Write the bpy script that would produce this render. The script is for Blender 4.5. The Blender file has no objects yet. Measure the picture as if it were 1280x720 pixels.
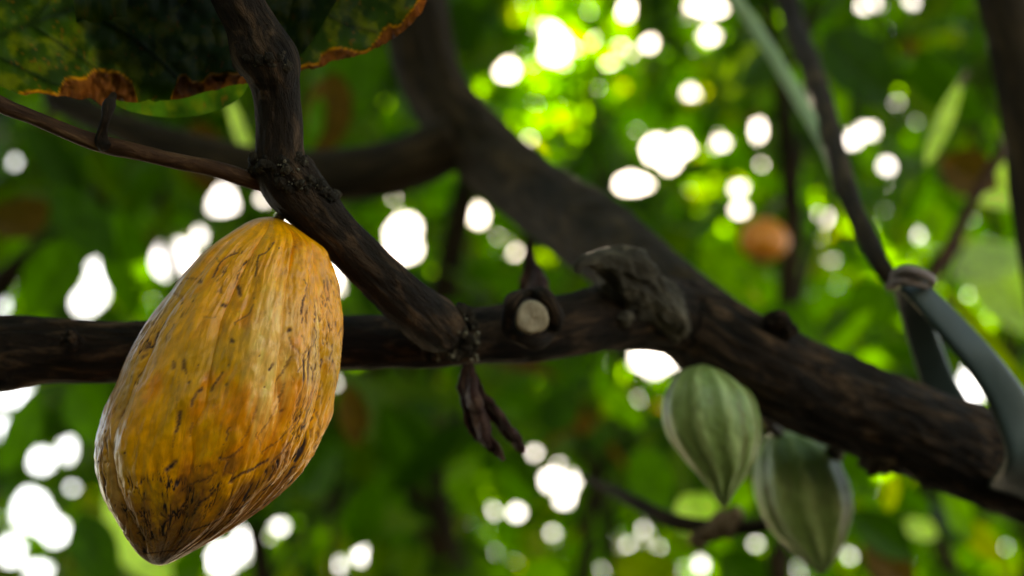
import bpy, math, random
import numpy as np
from math import pi, sin, cos, radians
random.seed(7); rng = np.random.default_rng(11)
S = bpy.context.scene
C = S.collection

# ------------------------------------------------------------------ camera frame
PITCH = radians(25); CAMZ = 1.6
K = 36.0/50.0/1280.0
CAM = np.array([0., 0., CAMZ])
RT = np.array([1., 0., 0.]); FW = np.array([0., cos(PITCH), sin(PITCH)]); UP = np.array([0., -sin(PITCH), cos(PITCH)])
def P(px, py, D):
    px, py, D = np.asarray(px, float), np.asarray(py, float), np.asarray(D, float)
    return CAM + D[..., None]*FW + (D*K*(px-640))[..., None]*RT - (D*K*(py-360))[..., None]*UP
def proj(V):
    d = V-CAM; D = np.maximum(d@FW, 1e-3)
    return 640+(d@RT)/D/K, 360-(d@UP)/D/K, D
def nrm(v): return v/np.maximum(np.linalg.norm(v, axis=-1, keepdims=True), 1e-12)

# ------------------------------------------------------------------ noise
def _h(i, j, k, seed):
    n = (i.astype(np.int64)*374761393+j.astype(np.int64)*668265263+k.astype(np.int64)*2147483647+seed*974634777) & 0xffffffff
    n = ((n ^ (n >> 13))*1274126177) & 0xffffffff
    n = ((n ^ (n >> 16))*2246822519) & 0xffffffff
    return ((n ^ (n >> 15)) & 0xffffff)/float(0xffffff)
def noise(p, seed=0):
    f = np.floor(p); t = p-f; t = t*t*(3-2*t); i = f.astype(np.int64)
    x, y, z = i[..., 0], i[..., 1], i[..., 2]; a, b, c = t[..., 0], t[..., 1], t[..., 2]
    r = 0
    for dx in (0, 1):
        for dy in (0, 1):
            for dz in (0, 1):
                r = r + _h(x+dx, y+dy, z+dz, seed)*(a if dx else 1-a)*(b if dy else 1-b)*(c if dz else 1-c)
    return r*2-1
def fbm(p, oct=4, seed=0, gain=.5):
    r = 0; a = 1
    for o in range(oct):
        r = r+a*noise(p*2**o, seed+o); a *= gain
    return r
def smooth(a, b, x):
    t = np.clip((x-a)/(b-a), 0, 1); return t*t*(3-2*t)

# ------------------------------------------------------------------ mesh helpers
def add_obj(name, verts, faces, mat, parent=None, attrs=None, smooth_=True):
    me = bpy.data.meshes.new(name)
    verts = np.asarray(verts, np.float32).reshape(-1, 3)
    if isinstance(faces, np.ndarray):
        nf = len(faces); w = faces.shape[1]
        me.vertices.add(len(verts)); me.vertices.foreach_set('co', verts.ravel())
        me.loops.add(nf*w); me.loops.foreach_set('vertex_index', faces.astype(np.int32).ravel())
        me.polygons.add(nf); me.polygons.foreach_set('loop_start', np.arange(0, nf*w, w, dtype=np.int32))
        me.update(calc_edges=True)
    else:
        me.from_pydata(verts.tolist(), [], faces)
    me.validate()
    me.polygons.foreach_set('use_smooth', [smooth_]*len(me.polygons))
    for k, v in (attrs or {}).items():
        v = np.asarray(v, np.float32)
        if v.ndim == 1 or v.shape[-1] == 1:
            a = me.attributes.new(k, 'FLOAT', 'POINT'); a.data.foreach_set('value', v.ravel())
        elif k.startswith('c_'):
            a = me.attributes.new(k, 'FLOAT_COLOR', 'POINT')
            a.data.foreach_set('color', np.concatenate([v.reshape(-1, 3), np.ones((v.size//3, 1))], 1).astype(np.float32).ravel())
        else:
            a = me.attributes.new(k, 'FLOAT_VECTOR', 'POINT'); a.data.foreach_set('vector', v.ravel())
    me.materials.append(mat)
    o = bpy.data.objects.new(name, me); C.objects.link(o)
    if parent is not None: o.parent = parent; o.matrix_parent_inverse = parent.matrix_world.inverted()
    return o
def empty(name, loc, label, cat, group=None):
    o = bpy.data.objects.new(name, None); C.objects.link(o); o.empty_display_size = .05
    o.location = [float(x) for x in loc]; bpy.context.view_layer.update()
    o['label'] = label; o['category'] = cat
    if group: o['group'] = group
    return o
def tag(o, label, cat, group=None):
    o['label'] = label; o['category'] = cat
    if group: o['group'] = group
    return o
def grid_faces(nr, nc, wrap=True, off=0):
    i = np.arange(nr-1)[:, None]; j = np.arange(nc if wrap else nc-1)[None, :]; j2 = (j+1) % nc
    return np.stack(np.broadcast_arrays(i*nc+j, i*nc+j2, (i+1)*nc+j2, (i+1)*nc+j), -1).reshape(-1, 4)+off
def catmull(pts, n):
    pts = np.asarray(pts, float); m = len(pts)
    ext = np.vstack([2*pts[0]-pts[1], pts, 2*pts[-1]-pts[-2]])
    t = np.linspace(0, m-1, n); i = np.minimum(t.astype(int), m-2); f = (t-i)[:, None]
    p0, p1, p2, p3 = ext[i], ext[i+1], ext[i+2], ext[i+3]
    return .5*((2*p1)+(-p0+p2)*f+(2*p0-5*p1+4*p2-p3)*f**2+(-p0+3*p1-3*p2+p3)*f**3)
def tube(pts, n=60, seg=24, px=True, amp=0., fr=30., stretch=.3, seed=0, amp2=0., fr2=120., taper_end=True):
    """pts rows (px,py,D,radius in px) or (x,y,z,radius in m) -> verts, faces, attrs"""
    a = np.asarray(pts, float)
    if px:
        w = np.concatenate([P(a[:, 0], a[:, 1], a[:, 2]), (a[:, 3]*a[:, 2]*K)[:, None]], 1)
    else: w = a
    c = catmull(w, n); ctr, r = c[:, :3], np.maximum(c[:, 3], 1e-4)
    T = nrm(np.gradient(ctr, axis=0)); N = np.zeros_like(T)
    ref = np.array([.13, -.99, .1]); v = nrm(ref-T[0]*(ref@T[0])); N[0] = v
    for i in range(1, n):
        v = nrm(v-T[i]*(v@T[i])); N[i] = v
    B = np.cross(T, N); s = np.concatenate([[0], np.cumsum(np.linalg.norm(np.diff(ctr, axis=0), axis=1))])
    u = np.arange(seg)/seg*2*pi
    if taper_end:
        e = max(1, int(n*.02)); r = r.copy(); r[0] *= .6; r[-1] *= .6
    rr = r[:, None]*np.ones(seg)
    tc = np.stack([rr*np.cos(u), rr*np.sin(u), s[:, None]*np.ones(seg)], -1)
    q = tc*np.array([1, 1, stretch])
    if amp: rr = rr*(1+amp*fbm(q*fr, 4, seed))
    if amp2:
        z = 1-np.abs(noise(q*fr2+fbm(q*fr2*.5, 2, seed+5)[..., None]*.7, seed+9)); rr = rr*(1+amp2*(z-.6))
    V = ctr[:, None]+rr[..., None]*(np.cos(u)[:, None]*N[:, None]+np.sin(u)[:, None]*B[:, None])
    F = grid_faces(n, seg)
    nv = n*seg; V = np.vstack([V.reshape(-1, 3), ctr[0]-T[0]*r[0]*.3, ctr[-1]+T[-1]*r[-1]*.3])
    j = np.arange(seg); j2 = (j+1) % seg
    F = np.vstack([F, np.stack([j2, j, np.full(seg, nv), np.full(seg, nv)], 1)[:0]])
    tri0 = [(int((k+1) % seg), int(k), nv) for k in j]; tri1 = [(int((n-1)*seg+k), int((n-1)*seg+(k+1) % seg), nv+1) for k in j]
    tcv = np.vstack([tc.reshape(-1, 3), [0, 0, 0], [0, 0, s[-1]]])
    return V, [tuple(map(int, f)) for f in F]+tri0+tri1, {'tc': tcv}
def tube_obj(name, pts, mat, parent=None, **k):
    V, F, A = tube(pts, **k); return add_obj(name, V, F, mat, parent, A)
def merge(parts):
    V = []; F = []; A = {}; o = 0
    for v, f, a in parts:
        V.append(v); F += [tuple(i+o for i in g) for g in f]; o += len(v)
        for k in a: A.setdefault(k, []).append(a[k])
    return np.vstack(V), F, {k: np.vstack(x) if x[0].ndim > 1 else np.concatenate(x) for k, x in A.items()}

# ------------------------------------------------------------------ materials
def newmat(name):
    m = bpy.data.materials.new(name); m.use_nodes = True; nt = m.node_tree; nt.nodes.clear()
    return m, nt, nt.nodes.new('ShaderNodeOutputMaterial')
def nd(nt, t, **k):
    n = nt.nodes.new(t)
    for a, v in k.items():
        if a in n.inputs: n.inputs[a].default_value = v
        else: setattr(n, a, v)
    return n
def ramp(nt, fac, stops):
    r = nt.nodes.new('ShaderNodeValToRGB'); e = r.color_ramp.elements
    while len(e) < len(stops): e.new(.5)
    for x, (p, c) in zip(e, stops): x.position = p; x.color = (*c, 1)
    nt.links.new(fac, r.inputs['Fac']); return r.outputs['Color']
def bark_mat(name, dark, mid, light, scale=60, lichen=0., rough=.8, bump=1., dist=.004, sp=.12):
    m, nt, out = newmat(name); L = nt.links.new
    at = nd(nt, 'ShaderNodeAttribute', attribute_name='tc')
    mp = nt.nodes.new('ShaderNodeMapping'); mp.inputs['Scale'].default_value = (1, 1, .3); L(at.outputs['Vector'], mp.inputs['Vector'])
    n1 = nd(nt, 'ShaderNodeTexNoise', Scale=scale, Detail=8., Roughness=.65, Distortion=.6); L(mp.outputs[0], n1.inputs['Vector'])
    n2 = nd(nt, 'ShaderNodeTexNoise', Scale=scale*4, Detail=5., Roughness=.7); L(mp.outputs[0], n2.inputs['Vector'])
    col = ramp(nt, n1.outputs['Fac'], [(.3, dark), (.52, mid), (.72, light)])
    if lichen:
        n3 = nd(nt, 'ShaderNodeTexNoise', Scale=scale*1.7, Detail=4., Roughness=.6); L(at.outputs['Vector'], n3.inputs['Vector'])
        f = ramp(nt, n3.outputs['Fac'], [(.66-lichen*.1, (0, 0, 0)), (.72-lichen*.1, (1, 1, 1))])
        mx = nd(nt, 'ShaderNodeMix', data_type='RGBA'); L(f, mx.inputs['Factor']); L(col, mx.inputs[6]); mx.inputs[7].default_value = (.16, .15, .10, 1); col = mx.outputs[2]
    ad = nd(nt, 'ShaderNodeMath', operation='ADD'); L(n1.outputs['Fac'], ad.inputs[0]); L(n2.outputs['Fac'], ad.inputs[1])
    bp = nd(nt, 'ShaderNodeBump', Strength=bump, Distance=dist); L(ad.outputs[0], bp.inputs['Height'])
    b = nd(nt, 'ShaderNodeBsdfPrincipled', Roughness=rough); L(col, b.inputs['Base Color']); L(bp.outputs[0], b.inputs['Normal'])
    b.inputs['Specular IOR Level'].default_value = sp
    L(b.outputs[0], out.inputs['Surface']); return m
M = {}
M['bark'] = bark_mat('dark_bark', (.004, .0028, .0018), (.022, .012, .0065), (.13, .068, .034), 110, .0)
M['bark_node'] = bark_mat('rough_node_bark', (.008, .006, .004), (.03, .02, .012), (.10, .07, .04), 160, .35)
M['bark_far'] = bark_mat('brown_bark', (.008, .005, .002), (.026, .015, .006), (.09, .052, .022), 40, .0)
M['twig'] = bark_mat('red_brown_twig', (.02, .008, .004), (.06, .024, .01), (.16, .08, .035), 150, .0, rough=.6, dist=.001)
M['scar'] = bark_mat('grey_scar_wood', (.012, .009, .006), (.06, .046, .030), (.22, .17, .115), 70, .0, dist=.004)
M['cut'] = bark_mat('cut_wood', (.20, .14, .085), (.34, .25, .16), (.42, .32, .21), 260, .0, rough=.7, bump=.3)
M['deadleaf'] = bark_mat('withered_leaf', (.018, .007, .006), (.05, .02, .014), (.17, .09, .055), 110, .0, rough=.6)
M['strap'] = bark_mat('grey_green_rubber', (.024, .036, .033), (.038, .054, .050), (.052, .072, .066), 20, .0, rough=.5, bump=.1, sp=.35)
M['knot'] = bark_mat('frayed_pinkish_band', (.12, .09, .08), (.28, .2, .18), (.45, .36, .33), 60, .0, rough=.7)
M['cord'] = bark_mat('pale_green_cord', (.2, .28, .13), (.28, .36, .18), (.36, .44, .24), 30, .0, rough=.5, bump=.2)
M['peduncle'] = bark_mat('pod_stalk', (.08, .05, .02), (.2, .11, .05), (.35, .2, .1), 90, .0, rough=.7)

def leaf_mat(name, mixf=.55, rough=.5, tgain=(2.8, 3.5, .3), spec=.12):
    m, nt, out = newmat(name); L = nt.links.new
    at = nd(nt, 'ShaderNodeAttribute', attribute_name='c_leaf')
    geo = nt.nodes.new('ShaderNodeNewGeometry')
    n = nd(nt, 'ShaderNodeTexNoise', Scale=55., Detail=4.); L(geo.outputs['Position'], n.inputs['Vector'])
    v = ramp(nt, n.outputs['Fac'], [(.3, (.7, .72, .75)), (.7, (1.25, 1.2, 1.1))])
    mx = nd(nt, 'ShaderNodeMix', data_type='RGBA', blend_type='MULTIPLY'); mx.inputs['Factor'].default_value = 1
    L(at.outputs['Color'], mx.inputs[6]); L(v, mx.inputs[7])
    b = nd(nt, 'ShaderNodeBsdfPrincipled', Roughness=rough); b.inputs['Specular IOR Level'].default_value = spec
    L(mx.outputs[2], b.inputs['Base Color'])
    g = nd(nt, 'ShaderNodeMix', data_type='RGBA', blend_type='MULTIPLY'); g.inputs['Factor'].default_value = 1
    L(mx.outputs[2], g.inputs[6]); g.inputs[7].default_value = (*tgain, 1)
    t = nt.nodes.new('ShaderNodeBsdfTranslucent'); L(g.outputs[2], t.inputs['Color'])
    ms = nd(nt, 'ShaderNodeMixShader', Fac=mixf); L(b.outputs[0], ms.inputs[1]); L(t.outputs[0], ms.inputs[2])
    L(ms.outputs[0], out.inputs['Surface']); return m
M['leaf'] = leaf_mat('canopy_leaf')
M['bigleaf'] = leaf_mat('overhead_leaf', .6, .5, (5., 5.5, 3.))
M['stemgreen'] = leaf_mat('green_stem', .1)

# pod skin
def pod_mat(name, rough=.33, bump=.7, dist=.001):
    m, nt, out = newmat(name); L = nt.links.new
    at = nd(nt, 'ShaderNodeAttribute', attribute_name='c_skin'); tc = nd(nt, 'ShaderNodeAttribute', attribute_name='tc')
    cr = nd(nt, 'ShaderNodeAttribute', attribute_name='crack')
    n = nd(nt, 'ShaderNodeTexNoise', Scale=1.0, Detail=7., Roughness=.62, Distortion=.4); mp = nt.nodes.new('ShaderNodeMapping')
    mp.inputs['Scale'].default_value = (260, 260, 75); L(tc.outputs['Vector'], mp.inputs['Vector']); L(mp.outputs[0], n.inputs['Vector'])
    v = ramp(nt, n.outputs['Fac'], [(.28, (.72, .66, .6)), (.5, (1, 1, 1)), (.72, (1.14, 1.18, 1.3))])
    mx = nd(nt, 'ShaderNodeMix', data_type='RGBA', blend_type='MULTIPLY'); mx.inputs['Factor'].default_value = 1
    L(at.outputs['Color'], mx.inputs[6]); L(v, mx.inputs[7])
    bp = nd(nt, 'ShaderNodeBump', Strength=bump, Distance=dist); L(n.outputs['Fac'], bp.inputs['Height'])
    r = nd(nt, 'ShaderNodeMapRange'); L(cr.outputs['Fac'], r.inputs['Value']); r.inputs['To Min'].default_value = rough; r.inputs['To Max'].default_value = .85
    b = nt.nodes.new('ShaderNodeBsdfPrincipled'); L(mx.outputs[2], b.inputs['Base Color']); L(r.outputs[0], b.inputs['Roughness']); L(bp.outputs[0], b.inputs['Normal'])
    b.inputs['Specular IOR Level'].default_value = .5
    b.inputs['Subsurface Weight'].default_value = .08; b.inputs['Subsurface Radius'].default_value = (1, .4, .1); b.inputs['Subsurface Scale'].default_value = .004
    L(b.outputs[0], out.inputs['Surface']); return m
M['pod'] = pod_mat('ripe_pod_skin')
M['greenpod'] = pod_mat('green_pod_skin', .55, .3)

# ------------------------------------------------------------------ pods
def pod_grid(rows, D, nv, nu, n_ridge=5, depth_scale=1.):
    rows = np.asarray(rows, float); r = catmull(rows, nv)
    Lp = P(r[:, 0], r[:, 1], np.full(nv, D)); Rp = P(r[:, 2], r[:, 3], np.full(nv, D))
    ctr = (Lp+Rp)/2; h = (Rp-Lp)/2; rad = np.linalg.norm(h, axis=1)
    u = np.arange(nu)/nu*2*pi
    fw = nrm(P(rows[:, 0].mean(), rows[:, 1].mean(), D)-CAM)
    V = ctr[:, None]+np.cos(u)[None, :, None]*h[:, None]+np.sin(u)[None, :, None]*(-fw)[None, None]*rad[:, None, None]*depth_scale
    Nn = nrm(V-ctr[:, None]); s = np.concatenate([[0], np.cumsum(np.linalg.norm(np.diff(ctr, axis=0), axis=1))])
    return V, Nn, rad, u, s/s[-1], s[-1]
def stamp(A, pts, wpx, val):
    """pts (v index,u index) float polyline samples; gaussian stamps"""
    nv, nu = A.shape
    for (y, x), w, a in zip(pts, wpx, val):
        R = int(w*2.5)+1; yi, xi = int(round(y)), int(round(x))
        yy = np.arange(max(0, yi-R), min(nv, yi+R+1)); xx = np.arange(xi-R, xi+R+1)
        if len(yy) == 0: continue
        g = a*np.exp(-(((yy[:, None]-y)**2+(xx[None]-x)**2)/(w*w)))
        sl = np.ix_(yy, xx % nu); A[sl] = np.maximum(A[sl], g)

def yellow_pod():
    rows = [(338, 271, 346, 273), (318, 274, 362, 280), (295, 285, 385, 297), (262, 308, 402, 313), (228, 342, 410, 335), (192, 388, 419, 368),
            (163, 430, 424, 402), (141, 480, 422, 445), (123, 530, 415, 492), (116, 575, 402, 535), (124, 615, 380, 578), (141, 650, 345, 618),
            (158, 676, 305, 650), (172, 693, 260, 678), (188, 704, 218, 701), (200, 707, 203, 707)]
    nv, nu = 620, 840; D = .79
    V, N, rad, u, v, Ls = pod_grid(rows, D, nv, nu)
    U, W = np.meshgrid(u, v)
    px, py, _ = proj(V.reshape(-1, 3)); px = px.reshape(nv, nu); py = py.reshape(nv, nu); front = np.sin(U) > 0
    q = np.stack([np.cos(U), np.sin(U), W*2.6], -1)
    warp = .22*fbm(q*1.3, 3, 3)
    body = smooth(0, .12, W)*smooth(1, .86, W)
    ridge = np.cos(10*(U+warp*.6)+.9); pair = np.cos(5*(U+warp*.5)+.3)
    ridge = np.sign(ridge)*np.abs(ridge)**.8
    bump_ = np.abs(np.sin(5*(U+warp*.6)+.5))**.6
    disp = body*(.070*(bump_-.85)+.03*pair)
    qs = np.stack([np.cos(U)*1.0, np.sin(U)*1.0, W*.9], -1)
    lump = fbm(q*3.1, 4, 21); streak = fbm(qs*11, 4, 31)
    wr = 1-np.abs(fbm(np.stack([np.cos(U)*9, np.sin(U)*9, W*7.5], -1), 3, 41))
    low = smooth(.55, .95, W)
    disp = disp+body*(.020*lump+(.0055+.010*smooth(.3, .9, np.cos(U-.7)))*streak)+body*(wr-.7)*(.014+.036*low*smooth(-.8, .6, np.cos(U)))
    # ---- cracks
    A = np.zeros((nv, nu))
    step_v = nv; 
    def wander(y, x, n, sl, jit, w, a, brk=.25):
        pts = []; ws = []; vs = []; on = True; d = 0
        for k in range(n):
            d = d*.8+random.gauss(0, jit); y += 1.0; x += sl+d
            if random.random() < .09: on = random.random() > brk
            if on: pts.append((y, x)); ws.append(w*random.uniform(.7, 1.3)); vs.append(a*random.uniform(.6, 1))
        stamp(A, pts, ws, vs)
    def colu(deg): return deg/360*nu
    for k in range(260):       # dense weathered lower part
        y = nv*(1-abs(random.gauss(0, .22))-.04); x = colu(random.uniform(-40, 230))
        if y < nv*.35: continue
        # pod's right side carries more cracks
        if cos(x/nu*2*pi) < -.1 and random.random() < .45: continue
        wander(y, x, random.randint(5, 32), random.uniform(-.9, .25), .45, random.uniform(.9, 2.0), random.uniform(.35, 1.))
    for k in range(90):       # right side
        y = nv*random.uniform(.30, .9); x = colu(random.gauss(28, 16)); wander(y, x, random.randint(6, 30), random.uniform(-.5, .2), .4, random.uniform(.9, 1.8), random.uniform(.4, .95))
    for k in range(70):        # left rim
        y = nv*random.uniform(.45, .95); x = colu(random.gauss(158, 10)); wander(y, x, random.randint(8, 40), random.uniform(-.1, .2), .15, random.uniform(.8, 1.3), random.uniform(.25, .6))
    for k in range(150):       # back side
        y = nv*random.uniform(.2, .97); x = colu(random.uniform(190, 350)); wander(y, x, random.randint(8, 40), random.uniform(-.3, .3), .2, 1.1, random.uniform(.4, .9))
    for k in range(150):       # flecks
        y = nv*random.uniform(.08, .97); x = colu(random.uniform(0, 360)); stamp(A, [(y, x)], [random.uniform(.9, 2.0)], [random.uniform(.3, .9)])
    # traced cracks (photo px) mapped on the skin
    fr = front.ravel(); idx = np.nonzero(fr)[0]; fpx = px.ravel()[idx]; fpy = py.ravel()[idx]
    def uv_at(x, y):
        k = idx[np.argmin((fpx-x)**2+(fpy-y)**2)]; return k//nu, k % nu
    lines = [([(342, 303), (337, 311), (333, 316), (324, 320), (322, 326), (321, 336), (319, 345)], 1.5, .85),
             ([(296, 316), (288, 319), (281, 324), (275, 330), (272, 337), (267, 346)], 1.5, .9), ([(272, 322), (276, 329)], 1.2, .6),
             ([(219, 366), (226, 370), (231, 376)], 1.4, .5), ([(217, 375), (215, 378)], 1.6, .6),
             ([(250, 351), (254, 353)], 1.7, .9), ([(277, 381), (280, 382)], 2.0, 1.), ([(296, 358), (299, 366), (301, 369)], 2.0, .9),
             ([(236, 348), (246, 349)], 1.2, .6), ([(379, 350), (383, 356), (381, 364)], 1.2, .6), ([(381, 369), (378, 376), (376, 384), (376, 392)], 1.6, .85),
             ([(378, 398), (377, 403)], 1.5, .8), ([(397, 380), (399, 386), (396, 392)], 2.3, .9), ([(395, 400), (396, 402)], 1.6, .8),
             ([(361, 412), (362, 414)], 1.9, .9), ([(290, 425), (292, 427)], 1.9, .9), ([(254, 396), (267, 397)], 1.2, .4),
             ([(340, 456), (336, 463)], 2.0, .95), ([(363, 446), (358, 458), (352, 470), (345, 478)], 1.3, .7),
             ([(278, 466), (272, 474), (266, 482), (264, 488)], 1.6, .8), ([(250, 486), (245, 492), (240, 500), (238, 507)], 1.6, .8),
             ([(216, 452), (217, 458)], 2.0, .7), ([(229, 450), (229, 460)], 2.2, .75), ([(230, 462), (232, 467)], 1.5, .6),
             ([(185, 431), (183, 437)], 2.0, .9), ([(181, 444), (179, 448)], 1.6, .7), ([(224, 515), (222, 525), (219, 540)], 1.8, .8), ([(238, 530), (236, 545)], 1.3, .5),
             ([(217, 578), (212, 583), (207, 589)], 2.4, 1.), ([(222, 470), (221, 500), (219, 530), (214, 560)], 1.1, .35),
             ([(345, 600), (330, 612), (352, 592), (372, 570), (384, 550)], 1.8, .95), ([(335, 575), (318, 586), (300, 592), (285, 604)], 1.7, .9),
             ([(300, 560), (290, 570), (276, 575)], 1.4, .7), ([(392, 500), (380, 528), (362, 556), (340, 578)], 1.4, .75),
             ([(404, 440), (402, 458), (398, 476), (388, 500), (370, 528), (350, 550), (330, 565)], 1.2, .6),
             ([(268, 612), (262, 620), (250, 628), (240, 645)], 2.0, .9), ([(232, 625), (222, 640), (205, 655)], 1.8, .9),
             ([(310, 628), (290, 640), (262, 655), (240, 664)], 2.0, .95), ([(180, 692), (200, 690), (222, 688), (236, 678)], 2.6, .8),
             ([(190, 650), (186, 662), (182, 676)], 1.8, .7), ([(270, 590), (255, 600), (238, 606), (225, 615)], 1.4, .7),
             ([(320, 510), (308, 540), (300, 552)], 1.1, .4), ([(356, 480), (350, 500), (332, 530), (318, 548)], 1.1, .5)]
    for pts, w, a in lines:
        uv = [uv_at(*p) for p in pts]
        for (a0, b0), (a1, b1) in zip(uv[:-1], uv[1:]):
            n = int(max(abs(a1-a0), abs(b1-b0)))+1
            stamp(A, [(a0+(a1-a0)*t/n+random.gauss(0, .5), b0+(b1-b0)*t/n+random.gauss(0, .5)) for t in range(n+1)], [w*random.uniform(.6, 1.25)*1.15 for _ in range(n+1)], [a*random.uniform(.6, 1) for _ in range(n+1)])
    # connected network of corky wrinkles, densest towards the tip and the right flank
    def net(f, st, sd_, th):
        p_ = np.stack([np.cos(U+.22*(W-.5))*f, np.sin(U+.22*(W-.5))*f, W*st], -1); p_ = p_+.55*np.stack([fbm(p_*.8, 2, sd_+1), fbm(p_*.8, 2, sd_+2), fbm(p_*.8, 2, sd_+3)], -1)
        return smooth(th, 1., 1-np.abs(fbm(p_, 2, sd_)))
    pm = smooth(.0, .75, (1.25*smooth(.55, .92, W)+.55*smooth(.35, .95, np.cos(U))*smooth(.1, .5, W)+.35*smooth(-.75, -1, np.cos(U))*smooth(.4, .8, W)+.65*fbm(q*2.6, 3, 91)-.12))
    nw = np.maximum(net(13, 8.5, 101, .86)*pm*1.3, net(24, 12, 121, .86)*pm*1.2)
    brk_ = smooth(-.35, .25, fbm(q*9, 3, 131)); nw = nw*brk_
    disp = disp-A*.007-nw*.010+.006*pm*fbm(q*22, 3, 141)*body
    A = np.maximum(A, np.clip(nw, 0, 1)*.95)
    Vd = V+N*(disp*rad.max())[..., None]*1.0
    # ---- colour
    ochre = np.array([.76, .275, .006]); olive = np.array([.52, .235, .006]); orange = np.array([.74, .20, .005]); sheen_cream = np.array([.82, .43, .10])
    brown = np.array([.20, .075, .012]); pink = np.array([.36, .19, .08]); dark = np.array([.028, .010, .006]); rust = np.array([.30, .09, .012])
    def mixc(c, d, f): return c*(1-f[..., None])+d*f[..., None]
    col = np.ones((nv, nu, 3))*ochre
    big = fbm(q*1.7, 3, 51); med = fbm(q*5, 4, 61); fine = fbm(q*17, 4, 71)
    st2 = fbm(np.stack([np.cos(U)*13, np.sin(U)*13, W*3.2], -1), 4, 81)
    col = mixc(col, olive, smooth(-.2, .7, big-.25+.5*smooth(-.2, -.9, np.cos(U))*0+.5*np.exp(-((U-2.1)/.45)**2))*.8)
    col = mixc(col, orange, smooth(.1, .8, med*.7+.9*np.exp(-((U-1.25)/.5)**2-((W-.55)/.14)**2)+.5*np.exp(-((U-2.6)/.3)**2-((W-.45)/.1)**2)+.35*smooth(.3,0,W)*smooth(2.2,1.2,U))*.75)
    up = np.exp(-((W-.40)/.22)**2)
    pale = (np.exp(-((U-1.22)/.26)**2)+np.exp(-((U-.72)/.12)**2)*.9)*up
    col = mixc(col, sheen_cream, smooth(.25, .95, pale+.45*st2)*smooth(0, .4, pale)*.75)  # pale band on the right ridges paints sheen into the skin colour
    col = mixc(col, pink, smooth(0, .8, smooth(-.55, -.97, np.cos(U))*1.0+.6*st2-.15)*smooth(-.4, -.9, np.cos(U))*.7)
    col = mixc(col, brown, smooth(.3, 1.0, (low*1.2+.55*med+.15*wr*low)*(.8+.2*np.cos(U)))*.8)
    col = mixc(col, rust, smooth(.25, .9, st2+.7*low-.35)*.45)
    col = mixc(col, brown*.7, smooth(.93, .985, W)*.8)
    col = mixc(col, olive*.45, smooth(.05, .0, W)*.8)
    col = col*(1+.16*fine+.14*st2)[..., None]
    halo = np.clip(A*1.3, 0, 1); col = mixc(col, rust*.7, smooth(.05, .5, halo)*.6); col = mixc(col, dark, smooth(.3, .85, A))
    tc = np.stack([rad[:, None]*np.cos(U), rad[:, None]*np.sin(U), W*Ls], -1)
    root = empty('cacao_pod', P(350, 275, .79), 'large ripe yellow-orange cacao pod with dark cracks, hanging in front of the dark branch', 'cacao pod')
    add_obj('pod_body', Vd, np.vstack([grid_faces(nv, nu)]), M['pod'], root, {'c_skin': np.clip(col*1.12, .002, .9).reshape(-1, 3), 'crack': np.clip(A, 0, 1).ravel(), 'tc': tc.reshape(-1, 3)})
    tube_obj('stalk', [(344, 284, .79, 9), (352, 270, .795, 6), (366, 262, .80, 6), (380, 256, .805, 8)], M['peduncle'], root, n=24, seg=16, amp=.08, fr=300)
yellow_pod()

def green_pod(rows, D, label, stalk, seed):
    nv, nu = 160, 240
    V, N, rad, u, v, Ls = pod_grid(rows, D, nv, nu)
    U, W = np.meshgrid(u, v); body = smooth(0, .15, W)*smooth(1.02, .9, W)
    q = np.stack([np.cos(U), np.sin(U), W*2.4], -1)
    rg = np.cos(10*U+seed+.3*fbm(q, 2, seed)); pr = np.cos(5*U+seed*.5)
    V = V+N*(body*(.032*rg+.02*pr+.015*fbm(q*5, 3, seed)))[..., None]*rad.max()
    g1 = np.array([.15, .205, .045]); g2 = np.array([.30, .36, .12]); red = np.array([.12, .045, .02])
    f = smooth(.0, 1.6, rg+.9*fbm(q*3, 3, seed+3)+.25); col = g1*(1-f[..., None])+g2*f[..., None]
    f = (smooth(.3, 1, -rg+.5*fbm(q*6, 3, seed+5))*smooth(.4, .9, np.abs(np.cos(U)))*.5)[..., None]; col = col*(1-f)+red*f
    f = (smooth(.8, 1, W)*.5)[..., None]; col = col*(1-f)+np.array([.04, .06, .02])*f
    tc = np.stack([rad[:, None]*np.cos(U), rad[:, None]*np.sin(U), W*Ls], -1)
    root = empty('cacao_pod', P(stalk[0][0], stalk[0][1], D), label, 'cacao pod', 'green cacao pods hanging under the trunk')
    add_obj('pod_body', V, grid_faces(nv, nu), M['greenpod'], root, {'c_skin': np.clip(col, .002, 1).reshape(-1, 3), 'crack': np.zeros(nv*nu), 'tc': tc.reshape(-1, 3)})
    tube_obj('stalk', stalk, M['twig'], root, n=20, seg=12, amp=.1, fr=200)
green_pod([(876, 455, 886, 456), (852, 463, 908, 466), (834, 485, 934, 488), (827, 515, 946, 515), (836, 548, 949, 545), (860, 580, 941, 577), (880, 602, 927, 600), (892, 618, 916, 616), (901, 631, 910, 630), (904, 637, 906, 637)],
          1.0, 'green ridged cacao pod under the trunk, left and higher of the pair', [(881, 465, 1.0, 8), (884, 452, 1.0, 6), (892, 440, 1.0, 7)], 1)
green_pod([(970, 538, 982, 539), (956, 550, 1012, 546), (946, 578, 1042, 566), (944, 608, 1058, 595), (952, 640, 1066, 630), (970, 668, 1061, 660), (992, 690, 1052, 685), (1010, 706, 1042, 702), (1022, 715, 1034, 713), (1027, 719, 1030, 718)],
          1.14, 'green ridged cacao pod under the trunk, right and lower of the pair', [(975, 546, 1.14, 9), (967, 536, 1.12, 7), (957, 522, 1.10, 8), (952, 508, 1.08, 9)], 4)

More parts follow.
